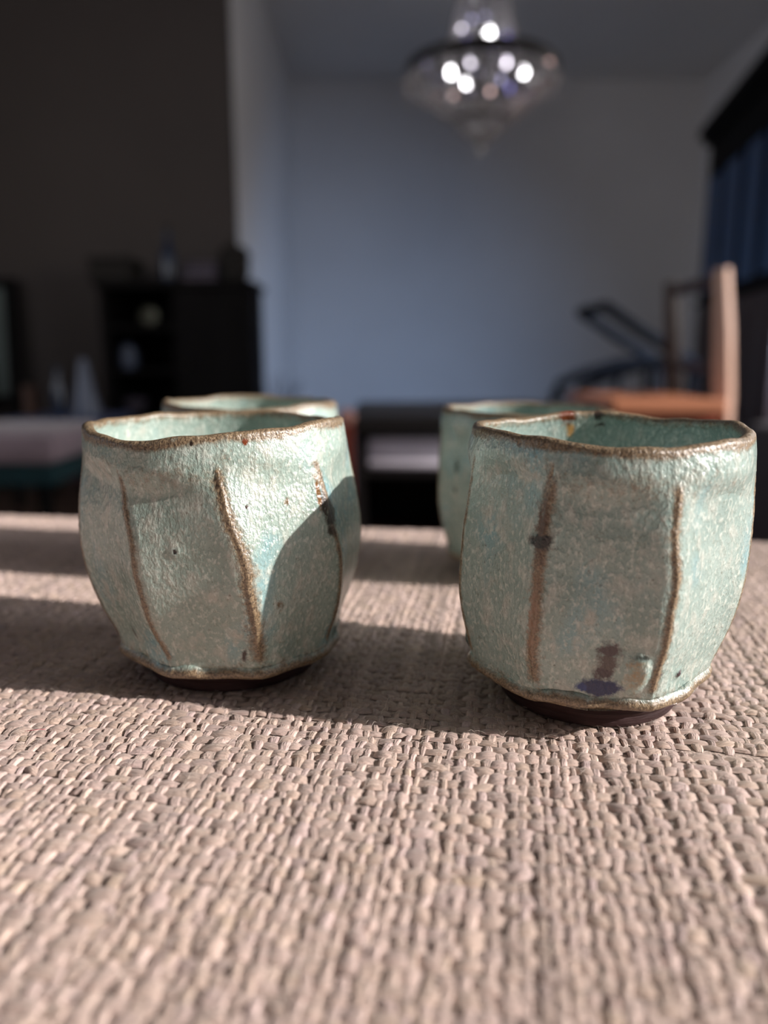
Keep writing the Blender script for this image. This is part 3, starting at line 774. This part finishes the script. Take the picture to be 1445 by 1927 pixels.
MB().box(-.17, .19, -.19, .19, .30, .325, .006).build('tabletop', M['slate_top'], st)
for (x, yy) in ((-.14, -.16), (.16, -.16), (-.14, .16), (.16, .16)):
    MB().box(x - .014, x + .014, yy - .014, yy + .014, 0, .30).build('leg', M['black_wood'], st)
o = MB().lathe([(0, 0), (.055, 0), (.055, .012), (.034, .10), (.018, .19), (.012, .215), (0, .215)], 20, (-1.145, 2.98, .325)).build('vase', M['pale_ceramic'], None, True)
tag(o, 'pale grey cone shaped vase on the slate side table', 'vase')
o = MB().lathe([(0, 0), (.022, 0), (.023, .10), (.010, .14), (.010, .185), (0, .186)], 16, (-1.235, 2.95, .325)).build('bottle', M['blue_glass'], None, True)
tag(o, 'slim dark bottle beside the cone vase on the side table', 'bottle')
tb = thing('wooden_box', 'small upright brown box on the slate side table', 'box', (-1.355, 2.98, .325))
MB().box(-.018, .018, -.03, .03, 0, .10, .003).build('body', M['brown_wood'], tb)
MB().box(-.020, .020, -.032, .032, .10, .112, .003).build('lid', M['brown_wood'], tb)
be = thing('bench', 'bench with a mauve grey cushion at the far left', 'bench', (-.80, 1.86, 0), .06)
MB().box(-.95, 0, 0, .42, .285, .365, .03).build('cushion', M['mauve'], be, True)
MB().box(-.94, -.01, .01, .41, .235, .285, .004).build('seat_frame', M['teal'], be)
for (x, yy) in ((-.90, .05), (-.05, .05), (-.90, .37), (-.05, .37)):
    MB().tube([(x, yy, 0), (x, yy, .236)], [.014, .02], 10).build('leg', M['black_wood'], be)
for k, (x, yy, rz) in enumerate(((-1.50, 3.30, .3), (-1.32, 3.42, -.2))):
    sl = thing('slipper', ('dusty pink slipper lying left of its pair under the side table', 'dusty pink slipper lying right of its pair under the side table')[k], 'slipper', (x, yy, 0), rz, 'pair of pink slippers')
    m_ = MB().box(-.04, .04, -.12, .12, 0, .018, .008); m_.build('sole', M['grey_fabric'], sl, True)
    MB().tube([(0, -.11, .03), (0, -.05, .045), (0, .02, .055)], [.025, .04, .042], 12, False, (1, .8)).build('upper', M['pink_felt'], sl, True)

# ------------------------------------------------------------------ middle: coffee table, blanket, small red chair, twig pot, rug
struct_rug = MB().box(-.75, 1.35, 1.25, 3.05, 0, .012, .004).build('rug', M['rug'])
tag(struct_rug, 'dark red brown rug on the floor under the black coffee table', 'rug')
ct = thing('coffee_table', 'low black coffee table with a shelf behind the cups', 'coffee table', (.235, 2.28, .012))
MB().box(-.32, .32, -.33, .33, .345, .388, .004).build('tabletop', M['ebony'], ct)
MB().box(-.285, .285, -.29, .29, .228, .248).build('shelf', M['ebony'], ct)
for s in (-1, 1):
    MB().box(s * .298 - .012, s * .298 + .012, -.31, .31, 0, .345).build('side_panel', M['ebony'], ct)
MB().box(-.286, .286, .29, .31, .0, .345).build('back_panel', M['ebony'], ct)
bl = thing('folded_blanket', 'pale lilac folded blanket on the shelf of the black coffee table', 'blanket', (.125, 2.14, .2605))
for k in range(3):
    MB().box(-.17, .19, -.15, .13, .0 + .027 * k, .027 + .027 * k, .011).build('fold', M['blanket'], bl, True)
rc = thing('small_chair', 'small red brown wooden chair with pale round knobs behind the left cups', 'chair', (-.27, 1.62, .012), 0)
for s in (-1, 1):
    pb = MB().box(s * .185 - .014, s * .185 + .014, .13, .158, 0, .385, .004).build('back_post', M['red_wood'], rc)
    MB().lathe([(0, -.020), (.012, -.016), (.019, -.004), (.019, .006), (.012, .017), (0, .021)], 16, (s * .185, .144, .400)).build('knob', M['pale_knob'], pb, True)
    MB().box(s * .18 - .013, s * .18 + .013, -.15, -.124, 0, .20, .003).build('leg', M['red_wood'], rc)
MB().box(-.20, .20, -.165, .135, .20, .222, .005).build('seat', M['red_wood'], rc)
for z in (.27, .33):
    MB().box(-.171, .171, .137, .151, z, z + .03, .003).build('back_slat', M['red_wood'], rc)
tp = thing('twig_pot', 'dark pot of dry twigs beside the blue lit side wall', 'plant', (-.62, 4.70, 0))
MB().lathe([(0, 0), (.07, 0), (.085, .12), (.075, .22), (.065, .22), (.07, .12), (0, .10)], 20).build('pot', M['wicker'], tp, True)
for k in range(9):
    a = 2 * PI * k / 9; sp = .09 + .05 * ((k * 7) % 3)
    MB().tube([(0, 0, .10), (.04 * math.cos(a), .04 * math.sin(a), .25), (sp * math.cos(a) * .8, sp * math.sin(a) * .7, .36), (sp * math.cos(a), sp * math.sin(a), .40 + .02 * (k % 4))], [.006, .005, .004, .002], 5).build('twig', M['twig'], tp)

# ------------------------------------------------------------------ right: sunlit chair, reclining chair, tall cabinet, pouf
sc_ = thing('side_chair', 'orange wooden chair in the sun seen from its side', 'chair', (0, 0, 0))
MB().box(.665, 1.00, 2.25, 2.82, .384, .425, .008).build('seat', M['orange_wood'], sc_)
MB().box(.72, .99, 2.29, 2.31, .28, .384).box(.72, .99, 2.76, 2.78, .28, .384).box(.72, .74, 2.31, 2.76, .28, .384).build('apron', M['red_wood'], sc_)
for (yy, lean) in ((2.385, 0), (2.80, 0)):
    MB().tube([(1.060, yy, .0145), (1.042, yy, .43), (1.026, yy, .62), (1.006, yy, .805)], [.028, .034, .032, .026], 4).build('back_post', M['post_wood'] if yy < 2.5 else M['brown_wood'], sc_)  # near post coloured as sunlit wood, far post as shaded wood
MB().box(.995, 1.02, 2.40, 2.79, .755, .79, .004).build('top_rail', M['brown_wood'], sc_)
MB().box(1.02, 1.045, 2.40, 2.79, .50, .53, .004).build('lower_rail', M['brown_wood'], sc_)
for yy in (2.30, 2.77):
    MB().box(.70, .735, yy - .017, yy + .017, .0125, .384, .003).build('leg', M['red_wood'], sc_)

rl = thing('reclining_chair', 'black wooden reclining chair with a slanted open back near the wall', 'chair', (0, 0, 0))
for yy in (3.66, 4.12):
    MB().tube([(1.02, yy, .775), (1.20, yy, .66), (1.43, yy, .53), (1.50, yy, .47)], .027, 8).build('back_rail', M['black_wood'], rl, True)
    MB().tube([(1.40, yy - .02, .535), (1.22, yy - .02, .515), (1.02, yy - .02, .455), (.925, yy - .02, .41), (.90, yy - .02, .34)], [.026, .026, .026, .026, .02], 8).build('armrest', M['black_wood'], rl, True)
    MB().tube([(1.44, yy, .53), (1.46, yy, 0)], .024, 8).build('rear_leg', M['black_wood'], rl, True)
    MB().tube([(1.23, yy, .50), (1.24, yy, .0)], .018, 8).build('middle_leg', M['black_wood'], rl, True)
    MB().tube([(.90, yy - .02, .35), (.87, yy - .02, 0)], .02, 8).build('front_leg', M['black_wood'], rl, True)
    MB().tube([(1.46, yy, .33), (.88, yy, .35)], .02, 8).build('seat_rail', M['black_wood'], rl, True)
MB().tube([(1.02, 3.66, .775), (1.02, 4.12, .775)], .025, 8).build('head_rail', M['black_wood'], rl)
MB().tube([(1.43, 3.66, .53), (1.43, 4.12, .53)], .022, 8).build('cross_rail', M['black_wood'], rl)
for k in range(6):
    x = .92 + .09 * k
    MB().box(x, x + .06, 3.67, 4.11, .345, .36).build('seat_slat', M['black_wood'], rl)

ANG = math.radians(-9.7)
tc_ = thing('tall_cabinet', 'tall black cabinet with dark blue glass doors at the right edge', 'cabinet', (2.25, 5.72, 0), ANG)
# local: x to the right (depth), -y towards the camera (length)
Ln = 1.8
MB().box(.02, .36, -Ln, 0, .06, .90, .004).build('base_cabinet', M['brown_wood'], tc_)
MB().box(-.01, .38, -Ln - .02, .02, .90, .94, .006).build('counter', M['black_wood'], tc_)
MB().box(.34, .36, -Ln, 0, .94, 1.98).build('back_panel', M['black_wood'], tc_)
for yy in (-Ln, -.03):
    MB().box(.03, .34, yy, yy + .03, .94, 1.98).build('side_panel', M['black_wood'], tc_)
MB().box(.03, .34, -Ln + .03, -.03, 1.955, 1.98).build('top_board', M['black_wood'], tc_)
MB().box(.03, .34, -Ln + .03, -.03, 1.40, 1.42).build('shelf', M['black_wood'], tc_)
MB().box(-.03, .38, -Ln - .04, .04, 1.98, 2.03, .008).box(-.06, .40, -Ln - .06, .07, 2.03, 2.10, .012).build('cornice', M['black_wood'], tc_)
nd = 4; dw = Ln / nd
for k in range(nd):
    a, b = -Ln + dw * k + .003, -Ln + dw * (k + 1) - .003
    d_ = MB().box(.01, .03, a, a + .04, .945, 1.975).box(.01, .03, b - .04, b, .945, 1.975).box(.01, .03, a + .04, b - .04, .945, .985).box(.01, .03, a + .04, b - .04, 1.74, 1.975).build('glass_door', M['black_wood'], tc_)
    MB().box(.016, .022, a + .04, b - .04, .985, 1.74).build('pane', M['navy_glass'], d_)
    MB().lathe([(0, 0), (.008, .004), (.009, .012), (0, .016)], 10, (.0, a + .06 if k % 2 else b - .06, 1.3)).build('door_knob', M['brass'], d_, True)
    l_ = MB().box(.005, .02, a, b, .09, .88, .003).build('lower_door', M['brown_wood'], tc_)
    MB().box(-.003, .006, a + .07, b - .07, .17, .80, .003).build('door_panel', M['brown_wood'], l_)
for yy in (-Ln + .04, -.04):
    for xx in (.05, .33): MB().box(xx - .025, xx + .025, yy - .025, yy + .025, 0, .06).build('foot', M['black_wood'], tc_)

pf = thing('pouf', 'charcoal grey round pouf below the orange chair at right', 'pouf', (1.02, 1.88, .012))
MB().lathe([(0, 0), (.10, 0), (.128, .03), (.135, .18), (.130, .33), (.11, .37), (.04, .39), (0, .392)], 32).build('cushion', M['grey_fabric'], pf, True)
MB().lathe([(0, .388), (.012, .392), (.012, .398), (0, .400)], 12).build('button', M['black_wood'], pf, True)
